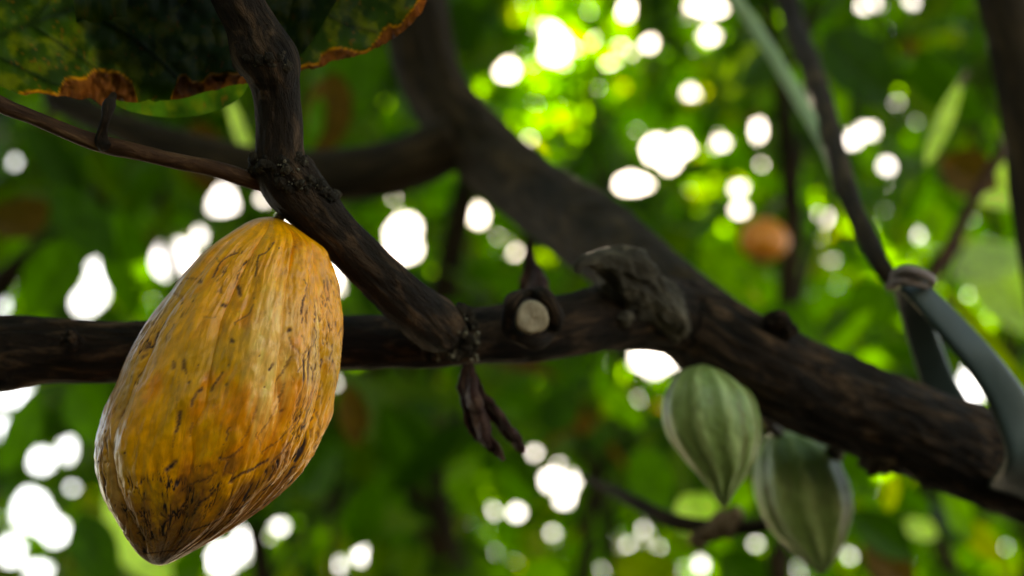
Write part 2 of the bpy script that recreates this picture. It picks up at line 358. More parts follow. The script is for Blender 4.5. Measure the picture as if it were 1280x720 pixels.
# ------------------------------------------------------------------ the cacao tree in front
tree = empty('cacao_tree', (1.35, 1.0, 0), 'dark cacao tree with gnarled trunk and branches crossing the picture in front', 'tree')
tb = P(1560, 800, 1.25)
def wpts(l): return [tuple(P(a, b, d))+(r*d*K,) for a, b, d, r in l]
trunk = [(1.33, 1.0, -.1, .085), (1.28, 1.02, .5, .075), (1.12, .98, 1.1, .06)]+wpts([(1460, 660, 1.16, 66), (1340, 610, 1.12, 62), (1230, 572, 1.09, 58), (1120, 530, 1.06, 56), (1010, 485, 1.04, 56), (920, 440, 1.02, 54), (855, 400, 1.02, 48), (810, 385, 1.0, 40)])
tube_obj('trunk', trunk, M['bark'], tree, px=False, n=420, seg=120, amp=.07, fr=28, amp2=.10, fr2=130, seed=1)
tube_obj('branch', [(860, 400, 1.03, 46), (800, 392, .985, 46), (745, 400, .96, 41), (700, 408, .94, 39), (655, 414, .93, 39), (600, 419, .92, 36), (540, 425, .91, 36), (480, 427, .90, 34), (420, 429, .89, 34), (330, 433, .89, 36), (200, 438, .885, 38), (125, 441, .88, 40), (60, 438, .875, 42), (0, 441, .87, 47), (-90, 450, .86, 44), (-260, 440, .86, 38)],
         M['bark'], tree, n=520, seg=110, amp=.055, fr=45, amp2=.07, fr2=170, seed=2)
limb = [(900, 425, 1.06, 46), (850, 384, 1.12, 49), (800, 338, 1.22, 48), (740, 293, 1.34, 47), (670, 245, 1.48, 45), (605, 190, 1.58, 43), (562, 142, 1.62, 40), (538, 95, 1.64, 39), (526, 45, 1.65, 40), (515, -20, 1.66, 40), (500, -160, 1.7, 40), (520, -420, 1.75, 34)]
tube_obj('limb', limb, M['bark_far'], tree, n=260, seg=80, amp=.10, fr=22, amp2=.12, fr2=70, seed=3)
tube_obj('branch', [(575, 170, 1.58, 34), (520, 200, 1.60, 35), (460, 215, 1.62, 33), (390, 218, 1.64, 31), (300, 205, 1.66, 26), (180, 170, 1.7, 20), (60, 120, 1.75, 15)], M['bark_far'], tree, n=100, seg=40, amp=.06, fr=25, seed=4)
# diagonal branch from the junction up to the top
dg = [(552, 412, .87, 30), (540, 402, .855, 33), (500, 370, .825, 30), (425, 297, .80, 29), (395, 265, .795, 32), (366, 232, .79, 38), (352, 208, .785, 36), (349, 190, .783, 31), (348, 150, .78, 29), (344, 110, .775, 30), (338, 82, .77, 37), (326, 62, .768, 38), (312, 30, .765, 31), (296, 0, .76, 30), (280, -40, .755, 29), (250, -160, .75, 26), (230, -300, .74, 22)]
tube_obj('branch', dg, M['bark'], tree, n=560, seg=110, amp=.05, fr=55, amp2=.09, fr2=210, seed=5)
def lumps(name, centers, mat, parent, seed=0, n=26):
    parts = []
    for k, (x, y, d, r, *e) in enumerate(centers):
        el = e[0] if e else 1.
        t = np.linspace(0.001, pi-.001, n)[:, None]; u = np.arange(n*2)[None]/(n*2)*2*pi
        dd = np.stack([np.sin(t)*np.cos(u), np.sin(t)*np.sin(u), np.cos(t)*np.ones_like(u)], -1)
        R = r*d*K*(1+.28*fbm(dd*2.2+k*7.1+seed, 4, seed))
        V = P(x, y, d)+dd*R[..., None]*np.array([1, 1, el]); tc = dd*R[..., None]
        parts.append((V.reshape(-1, 3), [tuple(map(int, f)) for f in grid_faces(n, n*2)], {'tc': tc.reshape(-1, 3)+k*.1}))
    V, F, A = merge(parts); return add_obj(name, V, F, mat, parent, A)
def scatter_lumps(path, rmin, rmax, n, seed, size=(1.2, 4)):
    rs = random.Random(seed); out = []
    p = catmull(path, 60)
    for _ in range(n):
        x, y, d, r = p[rs.randrange(60)]; a = rs.uniform(-pi, pi); rr = r*rs.uniform(rmin, rmax)
        nx = cos(a); depth = -abs(sin(a))
        out.append((x+nx*rr, y+rs.uniform(-3, 3), d+depth*rr*d*K, rs.uniform(*size)))
    return out
# leaf-scar collars with lichen
lumps('bark_knot', scatter_lumps([(334, 84, .77, 36), (326, 64, .768, 36)], .86, 1.0, 40, 3, (3, 8)), M['bark_node'], tree, 3, 12)
lumps('bark_knot', scatter_lumps([(388, 246, .795, 33), (366, 232, .79, 38), (350, 212, .785, 37), (346, 196, .785, 33)], .86, 1.0, 90, 4, (3, 8)), M['bark_node'], tree, 4, 12)
lumps('bark_knot', scatter_lumps([(566, 442, .885, 30), (560, 415, .88, 36), (552, 385, .87, 28), (530, 430, .885, 32)], .8, 1.0, 90, 6, (3, 9)), M['bark_node'], tree, 6, 12)
lumps('bark_knot', [(90, 424, .845, 13, .8), (90, 432, .842, 7)], M['bark'], tree, 8)
lumps('bark_knot', [(972, 402, 1.0, 16, .8), (963, 398, 1.0, 8), (985, 412, 1.0, 12)], M['bark'], tree, 12)
lumps('bark_knot', [(1100, 578, 1.05, 24, .6), (1085, 575, 1.05, 12)], M['bark_far'], tree, 14)
# lichen flecks
lf, nt, out = newmat('pale_lichen'); b = nd(nt, 'ShaderNodeBsdfPrincipled', Roughness=.9); b.inputs['Base Color'].default_value = (.11, .085, .05, 1); nt.links.new(b.outputs[0], out.inputs[0]); M['lichen'] = lf
lumps('lichen', scatter_lumps([(374, 236, .79, 37), (352, 214, .785, 37), (349, 200, .783, 33)], .95, 1.0, 26, 14, (.5, 2.4)), M['lichen'], tree, 2, 8)
lumps('lichen', scatter_lumps([(338, 88, .77, 36), (330, 68, .768, 37)], .95, 1.0, 6, 15, (.5, 1.8)), M['lichen'], tree, 3, 8)
lumps('lichen', scatter_lumps([(572, 448, .875, 26), (566, 418, .87, 36), (556, 392, .87, 30)], .86, .97, 28, 16, (.6, 3.0)), M['lichen'], tree, 4, 8)
# side twig to the left with its petiole
tube_obj('twig', [(352, 232, .795, 9), (334, 230, .79, 10), (310, 224, .785, 11), (270, 212, .78, 10.5), (215, 200, .775, 10), (170, 189, .77, 10), (128, 180, .77, 11), (90, 167, .765, 10), (40, 146, .76, 9), (0, 130, .755, 10), (-60, 95, .75, 9), (-200, 30, .74, 7)], M['twig'], tree, n=200, seg=30, amp=.10, fr=150, seed=7)
tube_obj('petiole', [(134, 186, .765, 8), (127, 176, .765, 9), (129, 160, .762, 6), (133, 146, .76, 6), (136, 132, .765, 8), (139, 126, .785, 6), (142, 118, .81, 4)], M['bark'], tree, n=50, seg=18, amp=.08, fr=200)
# pruned stub: rim ring + pale face, gnarled scar
ring = [(665+30*cos(a), 397+31*sin(a), .878+.006*sin(3*a), 9+2*sin(5*a+1)) for a in np.linspace(0, 2*pi, 25)]
stub = tube_obj('pruned_stub', ring, M['bark'], tree, n=120, seg=24, amp=.22, fr=110, taper_end=False, seed=8)
th = np.linspace(0, 2*pi, 48, endpoint=False); rr = np.array([0.01, 5, 10, 15, 19, 21.5])
VV = np.stack([P(665+r*np.cos(th)*(1+.05*np.sin(3*th+1)), 397+r*1.06*np.sin(th)*(1+.05*np.cos(2*th)), .868+.012*np.clip((r-19)/3, 0, 1)+.0004*np.sin(2*th)) for r in rr])
add_obj('cut_face', VV, grid_faces(6, 48), M['cut'], stub, {'tc': VV.reshape(-1, 3)})
tube_obj('scar_lobe', [(850, 412, .99, 22), (824, 385, .965, 28), (798, 354, .95, 30), (775, 334, .935, 26), (752, 325, .925, 16), (735, 324, .915, 11), (724, 332, .91, 8), (721, 342, .91, 5)], M['scar'], tree, n=220, seg=90, amp=.3, fr=70, amp2=.34, fr2=130, stretch=.5, seed=9)
lumps('bark_knot', [(782, 398, .945, 11, .8)], M['scar'], tree, 21)
# small withered flower remains behind the stub
# withered leaf hanging under the branch (a crumpled fold with two tips)
def crumple(pts, seed, width, n=90, m=22):
    a = np.asarray(pts, float); c = catmull(a, n); ctr = P(c[:, 0], c[:, 1], c[:, 2]); w = c[:, 3]*c[:, 2]*K
    t = np.linspace(-1, 1, m); T = nrm(np.gradient(ctr, axis=0)); side = nrm(np.cross(T, FW)); nn = np.cross(side, T)
    ph = t[None]*2.6+np.linspace(0, 2.2, n)[:, None]+seed
    V = ctr[:, None]+(t[None, :, None]*side[:, None]*w[:, None, None])+(nn[:, None]*(np.sin(ph)*.7*w[:, None])[..., None])
    q = V*90; V = V+nn[:, None]*(fbm(q, 3, seed)*.0028)[..., None]+side[:, None]*(fbm(q, 3, seed+7)*.002)[..., None]
    return V.reshape(-1, 3), [tuple(map(int, f)) for f in grid_faces(n, m, False)], {'tc': V.reshape(-1, 3)}
V, F, A = merge([crumple([(583, 455, .90, 4), (580, 480, .90, 7), (585, 510, .895, 9), (600, 540, .89, 10), (620, 562, .89, 6), (628, 576, .89, 1.5)], 1, 1),
                 crumple([(586, 455, .90, 6), (594, 485, .90, 10), (608, 508, .90, 10), (630, 534, .905, 8), (648, 554, .91, 7), (656, 566, .91, 1.5)], 2, 1),
                 crumple([(584, 460, .89, 5), (588, 490, .885, 9), (596, 520, .885, 9), (606, 545, .885, 6), (612, 560, .885, 1.5)], 3, 1)])
o = add_obj('dead_shoot', *(lambda q: (q[0], q[1], M['deadleaf'], tree, q[2]))(crumple([(668, 398, 1.0, 22), (667, 372, 1.01, 23), (664, 342, 1.02, 14), (661, 318, 1.03, 6), (660, 296, 1.03, 2)], 5, 1)))
o = add_obj('withered_leaf', V, F, M['deadleaf'], tree, A); sm = o.modifiers.new('thick', 'SOLIDIFY'); sm.thickness = .0012

# ------------------------------------------------------------------ big leaves overhead at the upper left
def edge_leaf(name, top, bot, dtop, dbot, parent, green, scorch_fn, seed, nx=300, ny=110, veins=None, jag=3.0, sag=.02, lum=1.):
    """blade between an upper outline and a lower, scorched margin"""
    t = catmull(top, nx); b = catmull(bot, nx); s = np.linspace(0, 1, ny)
    X = t[:, 0][None]*(1-s[:, None])+b[:, 0][None]*s[:, None]; Y = t[:, 1][None]*(1-s[:, None])+b[:, 1][None]*s[:, None]
    q = np.stack([X*.02, Y*.02, np.zeros_like(X)], -1)
    edge = smooth(.8, 1, s)[:, None]
    sc = scorch_fn(X, Y)                                         # 0..1 scorched
    Y = Y+edge*jag*fbm(np.stack([X*.07, X*0, X*0], -1), 3, seed)
    Dm = dtop*(1-s[:, None])+dbot*s[:, None]+sag*(s[:, None]*(1-s[:, None]))*-1+.006*fbm(q*1.0, 3, seed+1)
    Dm = Dm+sc*.004*fbm(q*5, 2, seed+2)
    vein = np.zeros_like(X)
    for vl in veins or []:
        vp = catmull(vl, 60)
        dd = np.full_like(X, 1e9)
        for a in vp: dd = np.minimum(dd, (X-a[0])**2+(Y-a[1])**2)
        vein = np.maximum(vein, np.exp(-dd/(vl[0][2]**2 if len(vl[0]) > 2 else 6.)))
    V = P(X, Y, Dm-vein*.0015)
    col = np.ones(X.shape+(3,))*np.array(green)
    big = fbm(q*1.6, 3, seed+3)[..., None]; col = col*(1+.35*big)
    yel = smooth(.0, 1, fbm(q*3, 4, seed+4)+.2)[..., None]; col = col*(1-.4*yel)+np.array([.06, .06, .004])*.4*yel
    halo = smooth(.02, .4, sc)[..., None]; col = col*(1-halo)+np.array([.17, .06, .004])*halo
    br = smooth(.4, .85, sc)[..., None]; bc = np.array([.05, .014, .005])*(1+.4*fbm(q*6, 3, seed+5)[..., None]); col = col*(1-br)+bc*br
    spots = smooth(.78, .95, fbm(q*9, 2, seed+6))[..., None]; col = col*(1-spots*.5)+np.array([.06, .02, .004])*spots*.5
    col = col*(1-.55*vein[..., None])
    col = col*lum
    return add_obj(name, V, grid_faces(ny, nx, False), M['bigleaf'], parent, {'c_leaf': np.clip(col, .002, 1).reshape(-1, 3)})
def interp_y(pts):
    a = np.asarray(pts, float); return lambda x: np.interp(x, a[:, 0], a[:, 1])
sb = interp_y([(-50, 130), (15, 128), (25, 113), (62, 113), (72, 117), (82, 98), (108, 97), (118, 87), (130, 86), (150, 91), (165, 100), (172, 128), (174, 160), (209, 160), (214, 122), (220, 103), (224, 94), (232, 94), (240, 102), (254, 102), (262, 92), (300, 91), (312, 94), (330, 100)])
nlow = lambda X, Y, s: (4.0*fbm(np.stack([X*.06, Y*.06, X*0], -1), 3, s))
def sc1(X, Y): return smooth(-3.5, 5, Y-sb(X)+nlow(X, Y, 77)*.5)
bot1 = [(-260, 60), (-120, 100), (-40, 112), (0, 110), (30, 117), (60, 117), (90, 121), (115, 124), (130, 131), (150, 127), (172, 128), (192, 127), (214, 124), (250, 117), (285, 108), (310, 103), (345, 92)]
top1 = [(-260, -60), (-160, -120), (-60, -190), (60, -230), (180, -230), (280, -190), (340, -120), (380, -60)]
edge_leaf('leaf', top1, bot1, .86, .81, tree, (.0072, .016, .0015), sc1, 5, jag=2.0,
          veins=[[(-60, 68, 5.), (0, 45, 5.), (60, 22, 5.), (120, 0, 5.), (220, -50, 5.)], [(40, 32, 2.2), (80, 58, 2.2), (115, 82, 2.2), (135, 100, 2.2)], [(-30, 58, 2.2), (20, 82, 2.2), (60, 102, 2.2), (90, 110, 2.2)], [(100, 10, 2.2), (170, 50, 2.2), (220, 95, 2.2)], [(30, 35, 2.), (60, 5, 2.), (80, -40, 2.)]])
sb2 = interp_y([(300, 97), (345, 96), (374, 84), (398, 78), (402, 66), (412, 62), (432, 58), (444, 62), (462, 62), (472, 48), (486, 32), (500, 30), (515, 14), (526, -2), (540, -20)])
def sc2(X, Y): return smooth(-3.5, 4, Y-sb2(X)+nlow(X, Y, 78)*.5)
bot2 = [(255, 90), (300, 98), (340, 93), (372, 88), (400, 81), (425, 72), (450, 66), (475, 59), (492, 45), (508, 36), (522, 22), (532, 2), (540, -30), (545, -80)]
top2 = [(230, -60), (260, -130), (300, -190), (360, -230), (420, -240), (480, -220), (530, -160), (555, -110)]
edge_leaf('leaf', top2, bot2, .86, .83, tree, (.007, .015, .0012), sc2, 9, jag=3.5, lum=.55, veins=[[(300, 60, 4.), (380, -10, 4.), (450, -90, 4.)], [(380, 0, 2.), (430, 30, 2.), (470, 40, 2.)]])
# healthy leaf above them, its rounded margin showing below, and shading leaves higher up
no = lambda X, Y: np.zeros_like(X)
edge_leaf('leaf', [(120, -80), (160, -170), (200, -200), (250, -200), (300, -170), (330, -80)], [(130, 112), (150, 134), (185, 144), (220, 147), (255, 143), (285, 132), (303, 119), (314, 100)], .875, .825, tree, (.014, .036, .004), no, 13, jag=.0, nx=160, ny=60)
edge_leaf('leaf', [(90, -260), (150, -330), (230, -360), (320, -350), (400, -300), (430, -240)], [(88, -30), (98, 40), (116, 78), (160, 98), (172, 116), (240, 114), (300, 98), (372, 72), (428, -10)], .87, .823, tree, (.006, .014, .002), no, 15, jag=0, nx=120, ny=50)
edge_leaf('leaf', [(60, -240), (150, -300), (230, -330), (320, -320), (400, -280), (410, -200)], [(120, -10), (145, 40), (185, 80), (240, 85), (300, 75), (350, 45), (390, -10)], .915, .86, tree, (.006, .014, .002), no, 17, jag=0, nx=120, ny=50)

# ------------------------------------------------------------------ rubber strap round the trunk
strap = empty('rubber_strap', P(1142, 350, 1.0), 'grey-green rubber strap looped round the trunk at the right edge', 'strap')
def ribbon(pts, width_dir, hw, th=.004, n=90):
    a = catmull(np.asarray(pts, float), n); ctr = P(a[:, 0], a[:, 1], a[:, 2]); T = nrm(np.gradient(ctr, axis=0))
    w = catmull(np.asarray(width_dir, float), n); w = w[:, 0:1]*RT-w[:, 1:2]*UP+w[:, 2:3]*FW; w = nrm(w-T*(w*T).sum(1, keepdims=True)); nn = np.cross(T, w)
    h = (a[:, 3]*a[:, 2]*K)[:, None]*hw; m = 20; V = []
    for k in range(m):
        an = k/m*2*pi; cx, cy = cos(an), sin(an); cx = np.sign(cx)*abs(cx)**.45; cy = np.sign(cy)*abs(cy)**.7
        V.append(ctr+w*h*cx+nn*th*cy*(1+.0*cx))
    V = np.stack(V, 1); F = [tuple(map(int, f)) for f in grid_faces(n, m)]+[tuple(range(m))[::-1], tuple((n-1)*m+k for k in range(m))]
    return V.reshape(-1, 3), F, {'tc': V.reshape(-1, 3)}
V, F, A = ribbon([(1130, 352, 1.05, 16), (1142, 385, 1.08, 18), (1156, 430, 1.11, 19), (1172, 475, 1.13, 20), (1190, 510, 1.14, 21), (1205, 545, 1.14, 21)], [(1, .25, .0)]*6, 1)
add_obj('back_strand', V, F, M['strap'], strap, A)
V, F, A = ribbon([(1136, 352, .985, 16), (1160, 378, .98, 16), (1190, 410, .975, 18), (1222, 446, .97, 20), (1250, 484, .975, 23), (1270, 522, .985, 29), (1284, 560, .995, 34), (1282, 590, 1.02, 37), (1270, 612, 1.06, 36), (1264, 616, 1.12, 36), (1256, 585, 1.17, 36)],
                 [(.9, -.5, .1), (.9, -.5, .1), (.85, -.5, .15), (.9, -.45, .2), (.95, -.3, .3), (1, -.1, .5), (1, 0, .5), (1, .2, .5), (1, .4, .5), (1, .5, .3), (1, .5, .3)], 1, .005)
add_obj('front_strand', V, F, M['strap'], strap, A)
parts = [tube([(1114, 350, .99, 4), (1120, 341, .965, 6), (1135, 338, .955, 7), (1153, 343, .955, 7), (1166, 350, .97, 5), (1160, 356, 1.0, 4), (1135, 360, 1.01, 4)], n=50, seg=16, amp=.2, fr=150),
         tube([(1110, 360, 1.0, 5), (1124, 350, .965, 7), (1142, 352, .96, 6), (1160, 358, .98, 4)], n=40, seg=16, amp=.2, fr=150, seed=4)]
V, F, A = merge(parts); add_obj('knot', V, F, M['knot'], strap, A)
cordo = tube_obj('support_cord', [(1132, 352, 1.01, 9), (1112, 350, 1.12, 9), (1085, 302, 1.2, 8), (1054, 238, 1.28, 8), (1030, 180, 1.36, 8), (1003, 132, 1.42, 9), (970, 75, 1.48, 8), (940, 28, 1.55, 8), (905, -30, 1.6, 8), (800, -260, 1.9, 8)], M['cord'], None, n=160, seg=20, amp=.06, fr=60)
tag(cordo, 'pale green cord running up and left from the strap knot', 'cord')

# ------------------------------------------------------------------ background gaps (where sky shows) and lime zones
GAPS = [(694, 55, 14, 19), (634, 90, 11, 10), (784, 13, 7, 12), (812, 55, 6, 5), (820, 188, 15, 12), (850, 186, 12, 9), (835, 203, 9, 8), (790, 230, 20, 7), (885, 8, 20, 9), (888, 45, 11, 6), (865, 117, 6, 5), (902, 180, 4, 4),
        (948, 163, 6, 13), (952, 205, 4, 4), (925, 236, 7, 7), (1027, 145, 7, 14), (1052, 175, 18, 7), (1085, 164, 9, 7), (1110, 207, 9, 8), (1085, 5, 12, 5), (1140, 2, 6, 5), (1121, 128, 3.5, 3.5), (1147, 152, 4, 4),
        (925, 262, 10, 5), (1030, 272, 7, 8), (1240, 310, 7, 10), (1240, 375, 4, 4), (1215, 480, 12, 22), (18, 203, 4, 7), (0, 147, 4, 4), (278, 256, 15, 19), (330, 250, 7, 4), (361, 277, 10, 10), (416, 350, 9, 24), (250, 295, 6, 8),
        (215, 322, 24, 20), (122, 352, 14, 22), (105, 378, 16, 14), (2, 378, 9, 9), (15, 350, 3.5, 3.5), (58, 355, 3.5, 3.5), (502, 298, 20, 26), (492, 248, 4, 4), (597, 270, 10, 10), (645, 315, 3.5, 4),
        (818, 445, 24, 16), (15, 495, 28, 10), (42, 505, 6, 12), (4, 540, 10, 17), (50, 574, 14, 12), (84, 560, 9, 17), (42, 640, 22, 26), (68, 662, 12, 14), (14, 690, 14, 16), (50, 712, 14, 7), (90, 610, 5, 5), (276, 698, 17, 16), (298, 684, 10, 10), (315, 672, 18, 12), (350, 658, 6, 7), (450, 693, 6, 10), (420, 708, 6, 6),
        (690, 602, 12, 10), (712, 606, 7, 7), (706, 624, 9, 8), (668, 567, 4.5, 4.5), (696, 580, 4, 4), (760, 568, 4, 4), (523, 615, 4.5, 4.5), (525, 590, 3.5, 3.5), (647, 640, 6, 5), (618, 640, 3.5, 3.5), (575, 592, 8, 6), (945, 680, 5, 3), (877, 706, 6, 6), (420, 480, 4, 4), (415, 425, 0, 0),
        (1150, 292, 5, 5), (805, 660, 4, 4), (690, 665, 4, 4), (1060, 88, 3, 3), (845, 515, 4, 4), (775, 640, 3, 3)]
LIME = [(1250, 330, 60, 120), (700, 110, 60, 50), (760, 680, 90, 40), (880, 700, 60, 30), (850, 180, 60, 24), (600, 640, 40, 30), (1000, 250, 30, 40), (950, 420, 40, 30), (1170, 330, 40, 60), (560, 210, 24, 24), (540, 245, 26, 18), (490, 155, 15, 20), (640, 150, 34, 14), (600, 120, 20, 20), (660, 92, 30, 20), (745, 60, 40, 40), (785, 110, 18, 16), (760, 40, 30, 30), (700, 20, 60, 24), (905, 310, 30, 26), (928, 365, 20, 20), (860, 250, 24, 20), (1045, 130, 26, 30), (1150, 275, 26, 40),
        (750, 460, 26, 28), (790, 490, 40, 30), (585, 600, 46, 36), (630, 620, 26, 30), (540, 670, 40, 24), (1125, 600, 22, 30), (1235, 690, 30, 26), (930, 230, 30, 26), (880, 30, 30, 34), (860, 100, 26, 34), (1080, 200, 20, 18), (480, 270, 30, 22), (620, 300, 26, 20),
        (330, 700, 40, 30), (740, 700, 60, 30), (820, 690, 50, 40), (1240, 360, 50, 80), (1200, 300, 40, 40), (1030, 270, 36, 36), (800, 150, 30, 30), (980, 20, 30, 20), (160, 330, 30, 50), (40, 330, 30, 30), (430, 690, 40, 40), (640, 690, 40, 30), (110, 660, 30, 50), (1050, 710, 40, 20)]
CELL = 3; X0, Y0, X1, Y1 = -280, -240, 1560, 960
NX, NY = (X1-X0)//CELL, (Y1-Y0)//CELL
gx, gy = np.meshgrid(X0+(np.arange(NX)+.5)*CELL, Y0+(np.arange(NY)+.5)*CELL)
nz = fbm(np.stack([gx*.06, gy*.06, gx*0], -1), 4, 5, .7)*.34
gap = np.zeros((NY, NX), bool); lime = np.zeros((NY, NX), bool)
gl = list(GAPS)
for _ in range(70):
    x, y = random.uniform(X0, X1), random.uniform(Y0, Y1)
    if -30 < x < 1310 and -30 < y < 750: continue
    gl.append((x, y, random.uniform(4, 26), random.uniform(4, 22)))
for x, y, a, b in gl:
    a2, b2 = (a*.6, b*.6) if a < 5.5 else (a*.78, b*.78) if a < 12 else (a*.9, b*.9)
    if a > 0: gap |= ((gx-x)/max(a2, 1.7))**2+((gy-y)/max(b2, 1.7))**2 < 1+(nz*1.7 if a > 7 else 0)
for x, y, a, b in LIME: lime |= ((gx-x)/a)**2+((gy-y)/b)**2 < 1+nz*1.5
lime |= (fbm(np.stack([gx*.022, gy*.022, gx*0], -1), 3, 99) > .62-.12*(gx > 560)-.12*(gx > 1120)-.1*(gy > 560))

for x, y, a, b in [(150, 210, 170, 80), (500, 530, 110, 70), (490, 640, 60, 80), (1180, 120, 60, 50), (620, 500, 60, 40)]:
    dk_ = ((gx-x)/a)**2+((gy-y)/b)**2 < 1; lime &= ~dk_
# leaf template
TS = np.linspace(0, 1, 8); TT = np.array([-1, -.5, 0, .5, 1.])
WS = np.sin(pi*TS**.85)**.8; WS[-1] = 0.01; WS[0] = .03
FT = grid_faces(8, 5, False)
SS = np.linspace(.03, .95, 26); SC = np.linspace(-.9, .9, 9)
def leaf_geo(base, d, n, L, W, fold, droop, S_=TS, T_=TT):
    s = np.cross(n, d); w = np.sin(pi*np.clip(S_, 0, 1)**.85)**.8; w = np.maximum(np.where(np.isfinite(w), w, 0), .01)
    x = S_*L; z = -droop*S_**2*L
    p = base+x[:, None, None]*d+(T_[None, :, None]*(w*W/2)[:, None, None])*s+((np.abs(T_)[None]*fold*W*.5*w[:, None])+z[:, None])[..., None]*n
    return p
def rand_dir():
    d = nrm(np.array([rng.normal(), rng.normal()*.6, -.75+rng.normal()*.65])); return d
def fill(Dr, Lr, avoid, want, target, nmax, tilt=.7, asp=(.30, .40)):
    cover = np.zeros((NY, NX), bool); leaves = []
    todo = want & ~avoid; tot = todo.sum(); tries = 0; fails = 0
    idx = np.argwhere(todo); rng.shuffle(idx); ptr = 0
    while len(leaves) < nmax:
        if ptr >= len(idx):
            idx = np.argwhere(todo & ~cover)
            if len(idx) < tot*(1-target) or tries > 3: break
            rng.shuffle(idx); ptr = 0; tries += 1
        iy, ix = idx[ptr]; ptr += 1
        if cover[iy, ix]: continue
        D = rng.uniform(*Dr); c = P(gx[iy, ix], gy[iy, ix], D)
        for att in range(7):
            L = rng.uniform(*Lr)*(1 if att < 3 else .62 if att < 5 else .36); W = L*rng.uniform(*asp)
            d = rand_dir(); v = -nrm(c-CAM); n = nrm(v+rng.normal(size=3)*tilt); n = nrm(n-d*(n@d))
            base = c-d*L*rng.uniform(.3, .7)
            sp = leaf_geo(base, d, n, L, W, .35, .12, SS, SC).reshape(-1, 3)
            x, y, _ = proj(sp); i = ((x-X0)/CELL).astype(int); j = ((y-Y0)/CELL).astype(int)
            ok = (i >= 0) & (i < NX) & (j >= 0) & (j < NY); i = i[ok]; j = j[ok]
            if avoid[j, i].any(): continue
            cover[j, i] = True; leaves.append((base, d, n, L, W, D)); break
    return leaves, cover
def leaf_mesh(leaves, cols, fr_=(.3, .4), dr_=(.1, .14)):
    V = []; 
    for (b, d, n, L, W, D) in leaves: V.append(leaf_geo(b, d, n, L, W, rng.uniform(*fr_), rng.uniform(*dr_)).reshape(-1, 3))
    V = np.array(V); nl = len(leaves); F = (FT[None]+(np.arange(nl)*40)[:, None, None]).reshape(-1, 4)
    mid = np.tile((TT == 0), 8).astype(float)
    col = cols[:, None, :]*(1+.0*mid)[None, :, None]; 
    return V.reshape(-1, 3), F, {'c_leaf': col.reshape(-1, 3)}
def leaf_cols(n, kind=0):
    base = np.array([.030, .075, .005]); yel = np.array([.075, .11, .006]); dk = np.array([.014, .038, .005]); brn = np.array([.12, .05, .018]); grey = np.array([.06, .095, .03])
    out = np.zeros((n, 3))
    for k in range(n):
        r = rng.random(); c = base*rng.uniform(.6, 1.3)
        if r < .22: c = c*.5+yel*.5
        elif r < .45: c = dk*rng.uniform(.7, 1.3)
        elif r < .47: c = brn*rng.uniform(.5, 1.1)
        elif r < .60: c = grey
        out[k] = c
    return out
allm = np.ones((NY, NX), bool)
LB, covB = fill((3.0, 5.4), (.17, .28), gap | lime, allm, .93, 4200)
LC, covC = fill((7.0, 8.6), (.20, .32), gap, allm, .995, 9000, tilt=.5)
LC2, covC2 = fill((9.5, 11.5), (.22, .34), gap, allm & ~(lime & covC), .985, 9000, tilt=.5)
LC3, covC3 = fill((12.0, 13.5), (.26, .40), gap, allm & ~lime, .99, 6000, tilt=.4)
LC2 = LC2+LC3
print('leaves', len(LB), len(LC), len(LC2), covC[~gap].mean(), covB.mean())
colC = leaf_cols(len(LC)+len(LC2))
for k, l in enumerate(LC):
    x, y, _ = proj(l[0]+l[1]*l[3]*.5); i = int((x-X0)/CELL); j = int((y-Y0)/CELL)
    if 0 <= i < NX and 0 <= j < NY and lime[j, i]: colC[k] = np.array([.13, .26, .008])*rng.uniform(.55, 1.15) if rng.random() < .8 else np.array([.2, .2, .02])  # sunlight painted in: leaves inside the lime zones get lighter colours
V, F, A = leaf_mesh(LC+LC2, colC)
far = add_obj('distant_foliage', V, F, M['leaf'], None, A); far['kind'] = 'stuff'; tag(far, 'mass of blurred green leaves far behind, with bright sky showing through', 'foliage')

# ------------------------------------------------------------------ background trees
def down(pt, D, r):
    w = P(pt[0], pt[1], D); return [(w[0], w[1], -.15, r*1.15), (w[0], w[1], w[2]*.5, r*1.05)]
TREES = [
 # name px centre for crown, D, trunk px path (low to high), radius px, label
 ((20, 250), 3.6, [(-150, 700), (-90, 500), (-20, 380), (50, 310), (108, 275), (150, 180), (170, 60)], 20, 'blurred tree at the left edge behind the thin twig, with a brown leaning stem'),
 ((330, 330), 4.6, [(330, 780), (300, 600), (250, 470), (235, 400), (200, 240), (215, 60)], 14, 'blurred leafy tree behind the yellow pod'),
 ((540, 560), 4.0, [(555, 800), (545, 680), (530, 600), (522, 520), (525, 470), (550, 380), (590, 200)], 34, 'thick dark blurred trunk below the branch, left of the withered leaf'),
 ((740, 620), 3.6, [(728, 800), (732, 700), (736, 640), (752, 590), (765, 540), (770, 400), (745, 200)], 10, 'slender dark stem rising below the branch middle, among lime spots'),
 ((720, 120), 4.8, [(775, 760), (720, 520), (690, 420), (760, 250), (740, 130), (770, -60)], 9, 'bright leafy tree around the sunlit gap at top centre'),
 ((985, 150), 3.3, [(985, 820), (960, 600), (975, 450), (990, 300), (985, 200), (975, 100), (950, -60)], 17, 'dark upright blurred trunk behind the pale green cord'),
 ((1190, 640), 3.8, [(1215, 800), (1190, 720), (1165, 650), (1150, 560), (1160, 480), (1200, 300)], 12, 'blurred tree below the right end of the trunk with yellow-green leaves'),
 ((1250, 330), 4.4, [(1290, 760), (1285, 620), (1262, 480), (1250, 330), (1210, 120)], 10, 'pale blurred leafy tree at the right edge beside the strap'),
]
cent = np.array([t[0] for t in TREES], float); fz = np.array([t[1] for t in TREES])
lx = []
for l in LB:
    m = l[0]+l[1]*l[3]*.5; x, y, D = proj(m); lx.append((x, y, D))
